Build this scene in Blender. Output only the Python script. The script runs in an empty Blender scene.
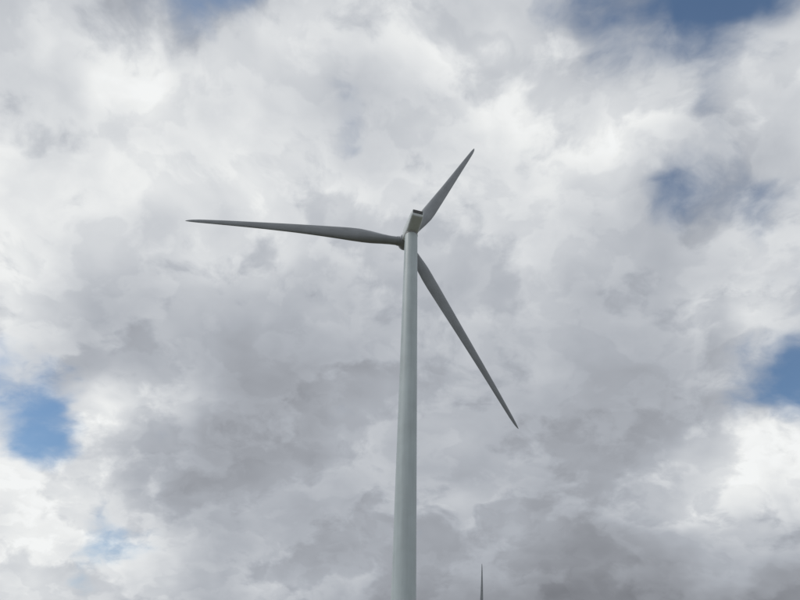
import bpy, math, random
import numpy as np
from mathutils import Vector, Matrix, noise as mnoise

sc = bpy.context.scene
sc.view_settings.view_transform = 'Standard'
sc.view_settings.look = 'None'
sc.view_settings.exposure = 0
random.seed(4)

# ------------------------------------------------------------ camera
PITCH, ROLL, FPX = math.radians(38.48), math.radians(2.01), 558.53
F = Vector((0, math.cos(PITCH), math.sin(PITCH)))
U0 = Vector((0, -math.sin(PITCH), math.cos(PITCH)))
R0 = Vector((1, 0, 0))
R = R0*math.cos(ROLL) + U0*math.sin(ROLL)
U = -R0*math.sin(ROLL) + U0*math.cos(ROLL)
cd = bpy.data.cameras.new('camera')
cam = bpy.data.objects.new('camera', cd)
sc.collection.objects.link(cam)
cd.sensor_width = 36
cd.lens = 36*FPX/800
cd.clip_end = 60000
M = Matrix((R, U, -F)).transposed().to_4x4()
M.translation = Vector((0, 0, 1.6))
cam.matrix_world = M
sc.camera = cam

# ------------------------------------------------------------ helpers
def new_mat(name):
    m = bpy.data.materials.new(name)
    m.use_nodes = True
    return m, m.node_tree, m.node_tree.nodes['Principled BSDF']

def mesh_obj(name, verts, faces, mat, parent=None, smooth=True, angle=None):
    me = bpy.data.meshes.new(name)
    me.from_pydata([tuple(v) for v in verts], [], faces)
    me.update()
    ob = bpy.data.objects.new(name, me)
    sc.collection.objects.link(ob)
    if mat: me.materials.append(mat)
    if smooth:
        me.shade_smooth()
        if angle:
            me.set_sharp_from_angle(angle=math.radians(angle))
    if parent: ob.parent = parent
    return ob

def loft(rings, cap0=True, cap1=True):
    n = len(rings[0]); v = []; f = []
    for r in rings: v += list(r)
    for i in range(len(rings)-1):
        for j in range(n):
            a = i*n+j; b = i*n+(j+1) % n
            f.append((a, b, b+n, a+n))
    if cap0: f.append(tuple(range(n-1, -1, -1)))
    if cap1: f.append(tuple((len(rings)-1)*n+j for j in range(n)))
    return v, f

def box(cx, cy, cz, sx, sy, sz):
    v = [(cx+sx*a/2, cy+sy*b/2, cz+sz*c/2) for a in (-1, 1) for b in (-1, 1) for c in (-1, 1)]
    f = [(0, 1, 3, 2), (4, 6, 7, 5), (0, 4, 5, 1), (2, 3, 7, 6), (0, 2, 6, 4), (1, 5, 7, 3)]
    return v, f

def merge(parts):
    V = []; Fc = []
    for v, f in parts:
        o = len(V); V += list(v); Fc += [tuple(i+o for i in q) for q in f]
    return V, Fc

# ------------------------------------------------------------ materials
def paint(name, col, rough=0.45, streak=0.12, stretch=(1.2, 1.2, 0.06)):
    m, nt, b = new_mat(name)
    N = nt.nodes; L = nt.links
    tc = N.new('ShaderNodeTexCoord')
    mp = N.new('ShaderNodeMapping'); mp.inputs['Scale'].default_value = stretch
    L.new(tc.outputs['Object'], mp.inputs[0])
    n1 = N.new('ShaderNodeTexNoise'); n1.inputs['Scale'].default_value = 1.5; n1.inputs['Detail'].default_value = 5
    L.new(mp.outputs[0], n1.inputs['Vector'])
    n2 = N.new('ShaderNodeTexNoise'); n2.inputs['Scale'].default_value = 0.35; n2.inputs['Detail'].default_value = 4
    L.new(tc.outputs['Object'], n2.inputs['Vector'])
    ad = N.new('ShaderNodeMath'); ad.operation = 'ADD'
    L.new(n1.outputs['Fac'], ad.inputs[0]); L.new(n2.outputs['Fac'], ad.inputs[1])
    mr = N.new('ShaderNodeMapRange'); mr.inputs[1].default_value = 0.7; mr.inputs[2].default_value = 1.3
    mr.inputs[3].default_value = 1-streak; mr.inputs[4].default_value = 1.0
    L.new(ad.outputs[0], mr.inputs[0])
    mx = N.new('ShaderNodeVectorMath'); mx.operation = 'SCALE'
    mx.inputs[0].default_value = col
    L.new(mr.outputs[0], mx.inputs['Scale'])
    L.new(mx.outputs[0], b.inputs['Base Color'])
    b.inputs['Roughness'].default_value = rough
    return m

m_tower = paint('tower_paint', (0.54, 0.62, 0.65), 0.5, 0.18)
m_nac = paint('nacelle_gelcoat', (0.70, 0.76, 0.79), 0.4, 0.10, (1, 1, 1))
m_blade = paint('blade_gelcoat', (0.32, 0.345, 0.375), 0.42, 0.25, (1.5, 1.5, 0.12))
m_dark = paint('vent_dark', (0.06, 0.06, 0.065), 0.6, 0.3, (1, 1, 1))
m_steel = paint('galvanised_steel', (0.35, 0.36, 0.37), 0.5, 0.3, (1, 1, 1))
m_conc = paint('concrete', (0.38, 0.37, 0.34), 0.9, 0.35, (1, 1, 1))

# ------------------------------------------------------------ turbine
HUBZ, OVER, TILT, BL = 80.0, 4.02, math.radians(5), 41.72

def airfoil(n=28, round_=0.0, t=0.2):
    pts = []
    for i in range(n):
        th = 2*math.pi*i/n
        x = 0.5*(1+math.cos(th))
        yt = 5*t*(0.2969*math.sqrt(max(x, 0))-0.126*x-0.3516*x*x+0.2843*x**3-0.1036*x**4)
        camb = 0.035*4*x*(1-x)
        ya = (camb+yt) if math.sin(th) >= 0 else (camb-yt)
        yc = 0.5*math.sin(th)
        pts.append((x, ya*(1-round_)+yc*round_))
    return pts

def interp(s, tab):
    xs = [a for a, b in tab]; ys = [b for a, b in tab]
    return float(np.interp(s, xs, ys))

CH = [(0, 1.75), (0.045, 1.75), (0.09, 2.05), (0.14, 2.6), (0.19, 2.9), (0.24, 2.88), (0.35, 2.5), (0.5, 1.98), (0.7, 1.42),
      (0.85, 1.05), (0.94, 0.78), (0.975, 0.55), (0.992, 0.3), (1.0, 0.08)]
RD = [(0, 1), (0.045, 1), (0.1, 0.7), (0.16, 0.28), (0.22, 0.05), (0.3, 0), (1, 0)]
TH = [(0, 0.6), (0.1, 0.5), (0.2, 0.34), (0.35, 0.25), (0.6, 0.19), (1, 0.15)]
TW = [(0, 13), (0.1, 13), (0.2, 11), (0.35, 7), (0.6, 3), (0.85, 1), (1, 0)]
PA = [(0, 0.5), (0.05, 0.5), (0.2, 0.40), (0.5, 0.34), (1, 0.3)]

def blade_mesh(pitch_extra=0):
    rings = []
    ss = list(np.linspace(0, 0.3, 22)) + list(np.linspace(0.32, 0.94, 32)) + [0.955, 0.97, 0.98, 0.988, 0.994, 1.0]
    r0 = 1.3
    for s in ss:
        c = interp(s, CH); rd = interp(s, RD); t = interp(s, TH); tw = math.radians(interp(s, TW)+pitch_extra); pa = interp(s, PA)
        z = r0 + (BL-r0)*s
        pre = math.tan(math.radians(4.91))*BL*(0.45*s+0.55*s*s)
        ring = []
        for (x, y) in airfoil(28, rd, t):
            X = (pa-x)*c
            Y = -y*c
            Xr = X*math.cos(tw) - Y*math.sin(tw)
            Yr = X*math.sin(tw) + Y*math.cos(tw)
            ring.append((Xr, Yr+pre, z))
        rings.append(ring)
    return loft(rings)

def frame(a, q):
    e2 = a.cross(Vector((0, 0, 1))).normalized()
    e1 = e2.cross(a)
    rad = e1*math.cos(q)+e2*math.sin(q)
    tan = -(-e1*math.sin(q)+e2*math.cos(q))
    return rad, tan

def superellipse(w, h, cy, cz, y, n=40, p=4.5):
    out = []
    for i in range(n):
        th = 2*math.pi*i/n
        c, s = math.cos(th), math.sin(th)
        out.append((0.5*w*math.copysign(abs(c)**(2/p), c), y, cz+0.5*h*math.copysign(abs(s)**(2/p), s)))
    return out

def build_turbine(loc, yaw, phi):
    root = bpy.data.objects.new('wind_turbine', None)
    root.empty_display_size = 5
    sc.collection.objects.link(root)
    root.location = loc
    zt = 78.15
    def rad_(z): return 0.5*(3.28+(2.45-3.28)*z/zt)
    rings = []
    for z in np.linspace(0, zt, 40):
        r = rad_(float(z))
        rings.append([(r*math.cos(2*math.pi*i/72), r*math.sin(2*math.pi*i/72), float(z)) for i in range(72)])
    v, f = loft(rings)
    mesh_obj('tower', v, f, m_tower, root, True, 60)
    rings = []
    for z, r in ((zt+0.003, 1.2), (zt+0.12, 1.26), (zt+0.3, 1.26), (zt+0.42, 1.15), (zt+0.8, 1.15)):
        rings.append([(r*math.cos(2*math.pi*i/48), r*math.sin(2*math.pi*i/48), z) for i in range(48)])
    v, f = loft(rings); mesh_obj('yaw_bearing', v, f, m_steel, root, True, 35)
    rings = []
    for z, r in ((-0.6, 3.2), (0.22, 3.2), (0.26, 3.15)):
        rings.append([(r*math.cos(2*math.pi*i/48), r*math.sin(2*math.pi*i/48), z) for i in range(48)])
    v, f = loft(rings); mesh_obj('foundation', v, f, m_conc, root, True, 35)
    seg = 10
    def doorpanel(z0, z1, half, r):
        vv = []
        for k in range(seg+1):
            an = -math.pi/2 - half + 2*half*k/seg
            for z in (z0, z1):
                for q in (r-0.12, r): vv.append((q*math.cos(an), q*math.sin(an), z))
        ff = []
        for k in range(seg):
            b = 4*k; c = b+4
            ff += [(b+1, c+1, c+3, b+3), (b, b+2, c+2, c), (b+2, b+3, c+3, c+2), (b, c, c+1, b+1)]
        ff += [(0, 1, 3, 2), (4*seg, 4*seg+2, 4*seg+3, 4*seg+1)]
        return vv, ff
    v, f = doorpanel(1.5, 3.7, 0.29, 1.66); mesh_obj('door_frame', v, f, m_steel, root, False)
    v, f = doorpanel(1.58, 3.62, 0.24, 1.69); mesh_obj('door', v, f, m_nac, root, False)
    parts = [box(0, -2.35, 1.42, 1.2, 1.2, 0.06)]
    for i in range(6):
        parts.append(box(0, -3.1-0.28*i, 1.22-0.2*i, 1.0, 0.26, 0.04))
    for sx in (-0.57, 0.57):
        parts += [box(sx, -2.9, 2.0, 0.05, 0.05, 1.1), box(sx, -1.85, 2.0, 0.05, 0.05, 1.1), box(sx, -2.375, 2.57, 0.05, 1.1, 0.05),
                  box(sx, -2.9, 0.82, 0.06, 0.06, 1.14)]
    v, f = merge(parts); mesh_obj('stairs', v, f, m_steel, root, False)

    a = Vector((math.sin(yaw)*math.cos(TILT), math.cos(yaw)*math.cos(TILT), math.sin(TILT)))
    X = a.cross(Vector((0, 0, 1))).normalized(); Z = X.cross(a)
    H = Matrix((X, a, Z)).transposed().to_4x4(); H.translation = Vector((0, 0, HUBZ))
    secs = []
    for y, top, bot, w in ((-4.05, 1.50, 0.15, 2.1), (-3.98, 1.60, 0.03, 2.26), (-3.7, 1.64, -0.12, 2.36), (-3.0, 1.65, -0.5, 2.42),
                           (-2.0, 1.64, -1.05, 2.48), (-1.3, 1.62, -1.38, 2.5), (0, 1.58, -1.5, 2.5), (1.3, 1.5, -1.4, 2.45),
                           (2.1, 1.35, -1.2, 2.3), (2.5, 1.15, -1.0, 2.05)):
        secs.append(superellipse(w, top-bot, 0, (top+bot)/2, y))
    v, f = loft(secs)
    ob = mesh_obj('nacelle', v, f, m_nac, root, True, 40); ob.matrix_local = H
    v, f = box(0, -4.07, 1.08, 1.9, 0.06, 0.74); ob = mesh_obj('rear_vent', v, f, m_dark, root, False); ob.matrix_local = H
    parts = [box(0, -4.11, 0.80+0.14*i, 1.8, 0.03, 0.03) for i in range(5)]
    v, f = merge(parts); ob = mesh_obj('vent_louvres', v, f, m_steel, root, False); ob.matrix_local = H
    parts = [box(-0.7, -2.0, 1.9, 0.06, 0.06, 0.7), box(0.7, -2.0, 1.9, 0.06, 0.06, 0.7), box(0, -2.0, 2.1, 1.34, 0.05, 0.05),
             box(0.7, -2.0, 2.3, 0.16, 0.16, 0.1), box(-0.7, -2.0, 2.28, 0.3, 0.05, 0.05)]
    v, f = merge(parts); ob = mesh_obj('wind_sensors', v, f, m_steel, root, False); ob.matrix_local = H
    rings = []
    for y, r in ((OVER-1.45, 1.0), (OVER-1.4, 1.2), (OVER-0.9, 1.38), (OVER, 1.42), (OVER+0.7, 1.35), (OVER+1.3, 1.1), (OVER+1.75, 0.7), (OVER+1.95, 0.3)):
        rings.append([(r*math.cos(2*math.pi*i/48), y, -r*math.sin(2*math.pi*i/48)) for i in range(48)])
    v, f = loft(rings)
    ob = mesh_obj('hub_spinner', v, f, m_blade, root, True, 50); ob.matrix_local = H
    hub = Vector((0, 0, HUBZ)) + a*OVER
    bv, bf = blade_mesh()
    for k in range(3):
        q = phi + k*2*math.pi/3
        rd, tn = frame(a, q)
        B = Matrix((tn, a, rd)).transposed().to_4x4(); B.translation = hub
        ob = mesh_obj('blade_%d' % (k+1), bv, bf, m_blade, root, True, 60)
        ob.matrix_local = B
        rings = []
        for z, r in ((0.8, 0.98), (1.6, 0.98), (1.66, 0.93), (1.8, 0.93)):
            rings.append([(r*math.cos(2*math.pi*i/40), r*math.sin(2*math.pi*i/40), z) for i in range(40)])
        v, f = loft(rings)
        ob = mesh_obj('blade_root_%d' % (k+1), v, f, m_blade, root, True, 35); ob.matrix_local = B
    return root, a, hub

YAW = math.radians(-15.61)
build_turbine(Vector((1.72, 76.53, 0)), YAW, math.radians(24.42))

YAW2 = math.radians(-15.61); PH2 = math.radians(5.5)
a2 = Vector((math.sin(YAW2)*math.cos(TILT), math.cos(YAW2)*math.cos(TILT), math.sin(TILT)))
rd2, _ = frame(a2, PH2)
tip_local = Vector((0, 0, HUBZ))+a2*(OVER+math.tan(math.radians(4.91))*BL)+rd2*BL
dirn = (F*FPX + R*(481.8-400) + U*(300-563.5))
t = (tip_local.z-1.6)/dirn.z
P = Vector((0, 0, 1.6))+dirn*t-tip_local
build_turbine(Vector((P.x, P.y, 0)), YAW2, PH2)

# ------------------------------------------------------------ ground
n = 120
vs = []; fs = []
def warp(t): return math.copysign(abs(t)**3, t)*20000
def gz(x, y):
    dist = math.hypot(x, y-76)
    h = mnoise.noise(Vector((x/900, y/900, 3)))*14 + mnoise.noise(Vector((x/260, y/260, 7)))*3
    k = min(1, max(0, (dist-140)/500))
    return (h-2)*k - 0.02
for i in range(n+1):
    for j in range(n+1):
        x = warp(-1+2*i/n); y = warp(-1+2*j/n)
        vs.append((x, y, gz(x, y) if math.hypot(x-P.x, y-P.y) > 90 else -0.02))
for i in range(n):
    for j in range(n):
        a_ = i*(n+1)+j
        fs.append((a_, a_+n+1, a_+n+2, a_+1))
mg, nt, b = new_mat('dry_grass_ground')
N = nt.nodes; L = nt.links
tc = N.new('ShaderNodeTexCoord')
n1 = N.new('ShaderNodeTexNoise'); n1.inputs['Scale'].default_value = 0.03; n1.inputs['Detail'].default_value = 8
n2 = N.new('ShaderNodeTexNoise'); n2.inputs['Scale'].default_value = 3.0; n2.inputs['Detail'].default_value = 5
L.new(tc.outputs['Object'], n1.inputs['Vector']); L.new(tc.outputs['Object'], n2.inputs['Vector'])
r1 = N.new('ShaderNodeValToRGB')
r1.color_ramp.elements[0].position = 0.35; r1.color_ramp.elements[0].color = (0.075, 0.085, 0.045, 1)
r1.color_ramp.elements[1].position = 0.65; r1.color_ramp.elements[1].color = (0.20, 0.175, 0.12, 1)
L.new(n1.outputs['Fac'], r1.inputs[0])
mm = N.new('ShaderNodeMix'); mm.data_type = 'RGBA'; mm.blend_type = 'MULTIPLY'; mm.inputs[0].default_value = 0.6
L.new(r1.outputs[0], mm.inputs[6])
L.new(n2.outputs['Fac'], mm.inputs[7]); L.new(mm.outputs[2], b.inputs['Base Color'])
b.inputs['Roughness'].default_value = 0.95
bp = N.new('ShaderNodeBump'); bp.inputs['Strength'].default_value = 0.6; bp.inputs['Distance'].default_value = 0.1
L.new(n2.outputs['Fac'], bp.inputs['Height']); L.new(bp.outputs[0], b.inputs['Normal'])
mesh_obj('ground', vs, fs, mg)
mgr, nt, b = new_mat('gravel')
N = nt.nodes; L = nt.links
tc = N.new('ShaderNodeTexCoord'); n1 = N.new('ShaderNodeTexVoronoi'); n1.inputs['Scale'].default_value = 14
L.new(tc.outputs['Object'], n1.inputs['Vector'])
r1 = N.new('ShaderNodeValToRGB')
r1.color_ramp.elements[0].color = (0.34, 0.31, 0.26, 1); r1.color_ramp.elements[1].color = (0.16, 0.145, 0.12, 1)
L.new(n1.outputs['Distance'], r1.inputs[0]); L.new(r1.outputs[0], b.inputs['Base Color']); b.inputs['Roughness'].default_value = 0.95
gv = []; gf = []
for k in range(60):
    an = 2*math.pi*k/60
    r = 13+1.6*mnoise.noise(Vector((math.cos(an)*2, math.sin(an)*2, 1)))
    gv.append((1.72+r*math.cos(an), 76.5+r*math.sin(an), 0.004))
gf.append(tuple(range(60)))
mesh_obj('gravel_pad', gv, gf, mgr, None, False)
tv = []; tf = []
for k in range(41):
    x = 10+k*2.4; yc = 76.5+4*math.sin(k/13.0)
    tv += [(x, yc-2.2+0.2*random.random(), 0.008), (x, yc+2.2-0.2*random.random(), 0.008)]
    if k: tf.append((2*k-2, 2*k, 2*k+1, 2*k-1))
mesh_obj('access_track', tv, tf, mgr, None, False)

# ------------------------------------------------------------ world: sky + broken cloud deck
SUN_EL, SUN_AZ = math.radians(50), math.radians(-98)   # azimuth from +Y towards +X
w = bpy.data.worlds.new('World'); sc.world = w; w.use_nodes = True
try:
    w.cycles.sampling_method = 'MANUAL'; w.cycles.sample_map_resolution = 256
except Exception: pass
nt = w.node_tree; N = nt.nodes; L = nt.links
for x in list(N): N.remove(x)
out = N.new('ShaderNodeOutputWorld'); bg = N.new('ShaderNodeBackground'); bg.inputs['Strength'].default_value = 0.1
L.new(bg.outputs[0], out.inputs[0])
sky = N.new('ShaderNodeTexSky'); sky.sky_type = 'NISHITA'; sky.sun_disc = False
sky.sun_elevation = SUN_EL; sky.sun_rotation = SUN_AZ
tc = N.new('ShaderNodeTexCoord')
D = tc.outputs['Generated']

def val(s, sock):
    if isinstance(s, (int, float)): sock.default_value = s
    else: L.new(s, sock)
def math_(op, a, b=None, c=None, clamp=False):
    nd = N.new('ShaderNodeMath'); nd.operation = op; nd.use_clamp = clamp
    val(a, nd.inputs[0])
    if b is not None: val(b, nd.inputs[1])
    if c is not None: val(c, nd.inputs[2])
    return nd.outputs[0]
def vm(op, a, b=None, scale=None):
    nd = N.new('ShaderNodeVectorMath'); nd.operation = op
    if isinstance(a, (tuple, Vector)): nd.inputs[0].default_value = a
    else: L.new(a, nd.inputs[0])
    if b is not None:
        if isinstance(b, (tuple, Vector)): nd.inputs[1].default_value = b
        else: L.new(b, nd.inputs[1])
    if scale is not None: val(scale, nd.inputs['Scale'])
    return nd.outputs['Value'] if op == 'DOT_PRODUCT' else nd.outputs[0]
def noise(vec, scale, detail=6, rough=0.55, lac=2.0, dist=0.0):
    nd = N.new('ShaderNodeTexNoise'); L.new(vec, nd.inputs['Vector'])
    nd.inputs['Scale'].default_value = scale; nd.inputs['Detail'].default_value = detail
    nd.inputs['Roughness'].default_value = rough; nd.inputs['Lacunarity'].default_value = lac; nd.inputs['Distortion'].default_value = dist
    return nd
def mapr(v, a, b, c=0.0, d=1.0, smooth=True):
    nd = N.new('ShaderNodeMapRange'); nd.interpolation_type = 'SMOOTHSTEP' if smooth else 'LINEAR'
    val(v, nd.inputs[0]); nd.inputs[1].default_value = a; nd.inputs[2].default_value = b; nd.inputs[3].default_value = c; nd.inputs[4].default_value = d
    return nd.outputs[0]
def ramp(v, pts):
    nd = N.new('ShaderNodeValToRGB'); L.new(v, nd.inputs[0]); nd.color_ramp.interpolation = 'EASE'
    e = nd.color_ramp.elements
    for i, (p, x) in enumerate(pts):
        if i == 0: el = e[0]; el.position = p
        elif i == len(pts)-1: el = e[len(e)-1]; el.position = p
        else: el = e.new(p)
        el.color = (x, x, x, 1)
    return nd.outputs[0]

sep = N.new('ShaderNodeSeparateXYZ'); L.new(D, sep.inputs[0])
den = math_('ADD', math_('MAXIMUM', sep.outputs[2], 0.0), 0.55)
inv = math_('DIVIDE', 1.3, den)
C = vm('SCALE', D, scale=inv)

wn = noise(C, 2.6, 4, 0.6)
wv = vm('SUBTRACT', wn.outputs['Color'], (0.5, 0.5, 0.5))
Dw = vm('ADD', D, vm('SCALE', wv, scale=0.17))

fz = math_('MAXIMUM', vm('DOT_PRODUCT', Dw, F), 0.25)
u = math_('DIVIDE', vm('DOT_PRODUCT', Dw, R), fz)
v = math_('DIVIDE', vm('DOT_PRODUCT', Dw, U), fz)
uu = math_('ADD', math_('MULTIPLY', u, FPX/800), 0.5)
vv = math_('SUBTRACT', 6.0, math_('MULTIPLY', v, FPX/50))

LUM = [
 [190,206,198,180,168,166,186,206,210,206,210,202,180,168,165,175,190],
 [205,218,220,205,186,194,208,210,216,216,212,206,194,194,202,210,212],
 [208,208,234,230,208,206,198,192,200,210,214,220,216,208,200,206,210],
 [220,206,212,216,210,212,208,196,206,210,210,210,216,200,190,200,210],
 [222,222,218,214,216,222,214,210,208,206,206,210,204,184,186,188,190],
 [222,214,202,204,208,212,204,194,194,194,200,202,188,182,188,204,206],
 [212,198,184,186,182,178,178,182,182,182,184,186,174,172,200,226,214],
 [210,200,186,180,170,164,168,176,178,178,176,174,168,172,178,194,196],
 [214,210,228,204,178,164,164,172,176,172,170,168,164,164,168,184,198],
 [226,220,216,182,158,160,168,176,180,180,176,168,162,176,206,226,228],
 [232,232,220,194,168,168,166,172,180,188,184,172,170,194,214,218,214],
 [228,226,218,208,184,178,176,174,168,162,160,148,146,156,170,182,178],
 [212,210,206,196,182,186,182,168,154,144,142,134,134,136,140,146,150]]
BLU = {(0,3):.35,(0,4):.75,(0,5):.85,(0,6):.45,(0,11):.6,(0,12):.85,(0,13):.85,(0,14):1.1,(0,15):1.05,(0,16):.65,
       (1,3):.15,(1,4):.4,(1,5):.25,(1,12):.5,(1,13):.55,(1,14):.5,(1,15):.3,(2,7):.6,(2,6):.3,(2,14):.35,(3,7):.62,(3,6):.15,(3,14):.45,(3,13):.35,(4,13):.75,(4,14):.45,(4,15):.75,(4,16):.5,(5,13):.15,(5,15):.45,(5,16):.5,
       (6,0):.25,(6,16):.2,(7,0):.95,(7,1):.65,(7,16):.95,(7,15):.45,(8,0):1.0,(8,1):1.05,(8,15):.7,(8,16):.95,(9,1):.95,(9,0):.35,(10,2):.25,(11,2):.75,(11,3):.7}
rows = []
for r_ in range(13):
    cr = N.new('ShaderNodeValToRGB'); L.new(uu, cr.inputs[0])
    cr.color_ramp.interpolation = 'EASE'
    e = cr.color_ramp.elements
    for c_ in range(17):
        if c_ == 0: el = e[0]; el.position = 0
        elif c_ == 16: el = e[len(e)-1]; el.position = 1
        else: el = e.new(c_/16)
        el.color = ((LUM[r_][c_]+4)/255, BLU.get((r_, c_), 0.0), 0, 1)
    rows.append(cr.outputs[0])
acc = rows[0]
for r_ in range(1, 13):
    mx = N.new('ShaderNodeMix'); mx.data_type = 'RGBA'
    L.new(mapr(vv, r_-1, r_), mx.inputs[0]); L.new(acc, mx.inputs[6]); L.new(rows[r_], mx.inputs[7])
    acc = mx.outputs[2]
sp = N.new('ShaderNodeSeparateColor'); L.new(acc, sp.inputs[0])
lum, blu = sp.outputs[0], sp.outputs[1]

nC = noise(C, 2.4, 1, 0.5)
glum = mapr(nC.outputs['Fac'], 0.3, 0.7, 0.66, 0.88)
gblu = mapr(nC.outputs['Fac'], 0.62, 0.75, 0.0, 0.9)
e1 = mapr(math_('ABSOLUTE', u), 0.74, 1.0, 1, 0)
e2 = mapr(math_('ABSOLUTE', v), 0.56, 0.8, 1, 0)
e3 = mapr(vm('DOT_PRODUCT', D, F), 0.3, 0.5)
msk = math_('MULTIPLY', math_('MULTIPLY', e1, e2), e3)
def mixf(f, a, b):
    nd = N.new('ShaderNodeMix'); nd.data_type = 'FLOAT'
    L.new(f, nd.inputs[0]); val(a, nd.inputs[2]); val(b, nd.inputs[3]); return nd.outputs[0]
lum = mixf(msk, glum, lum); blu = mixf(msk, gblu, blu)

Cw = vm('ADD', C, vm('SCALE', wv, scale=0.16))
nA = noise(Cw, 3.4, 7, 0.56)
nB = noise(vm('ADD', Cw, tuple((U*0.7-R*0.5)*0.07)), 3.4, 3, 0.54)
rel = math_('SUBTRACT', nA.outputs['Fac'], nB.outputs['Fac'])
head = ramp(nA.outputs['Fac'], [(0.0, 0.5), (0.34, 0.46), (0.44, 0.37), (0.51, 0.70), (0.59, 0.54), (0.75, 0.36), (1, 0.3)])
nH = noise(Cw, 8.0, 5, 0.56)
head2 = ramp(nH.outputs['Fac'], [(0.0, 0.45), (0.36, 0.46), (0.45, 0.42), (0.52, 0.63), (0.66, 0.50), (1, 0.4)])
d1 = math_('ADD', math_('MULTIPLY', rel, 0.36), math_('MULTIPLY', math_('SUBTRACT', head, 0.5), 0.19))
d1 = math_('ADD', d1, math_('MULTIPLY', math_('SUBTRACT', head2, 0.5), 0.13))
amp = mapr(lum, 0.58, 0.86, 0.55, 1.1)
det = math_('MULTIPLY', d1, amp)
lum2 = math_('ADD', lum, det)
lum2 = math_('MINIMUM', math_('MAXIMUM', lum2, 0.35), 0.96)
lin = math_('MULTIPLY', math_('POWER', lum2, 2.25), 10.0)
tint = N.new('ShaderNodeValToRGB'); L.new(lum2, tint.inputs[0])
te = tint.color_ramp.elements
te[0].position = 0.42; te[0].color = (0.94, 0.975, 1.085, 1)
te[1].position = 0.93; te[1].color = (0.985, 1.0, 1.0, 1)
k_ = te.new(0.70); k_.color = (0.93, 0.985, 1.08, 1)
cloud = vm('SCALE', tint.outputs[0], scale=lin)
bm = math_('ADD', blu, math_('MULTIPLY', math_('SUBTRACT', nA.outputs['Fac'], 0.5), -1.6))
bm = math_('ADD', bm, math_('MULTIPLY', math_('SUBTRACT', nH.outputs['Fac'], 0.5), -1.1))
bm = mapr(bm, 0.34, 1.15, 0.0, 0.93)
mx = N.new('ShaderNodeMix'); mx.data_type = 'RGBA'
L.new(bm, mx.inputs[0]); L.new(cloud, mx.inputs[6])
skyc = vm('MULTIPLY', sky.outputs[0], (0.80, 1.02, 1.12))
L.new(skyc, mx.inputs[7])
L.new(mx.outputs[2], bg.inputs[0])

# ------------------------------------------------------------ sun (veiled by cloud)
sund = Vector((math.sin(SUN_AZ)*math.cos(SUN_EL), math.cos(SUN_AZ)*math.cos(SUN_EL), math.sin(SUN_EL)))
sd = bpy.data.lights.new('sun', 'SUN'); sd.energy = 1.2; sd.angle = math.radians(12); sd.color = (1, 0.97, 0.93)
so = bpy.data.objects.new('sun', sd); sc.collection.objects.link(so)
so.rotation_euler = sund.to_track_quat('Z', 'Y').to_euler()
so.location = sund*200
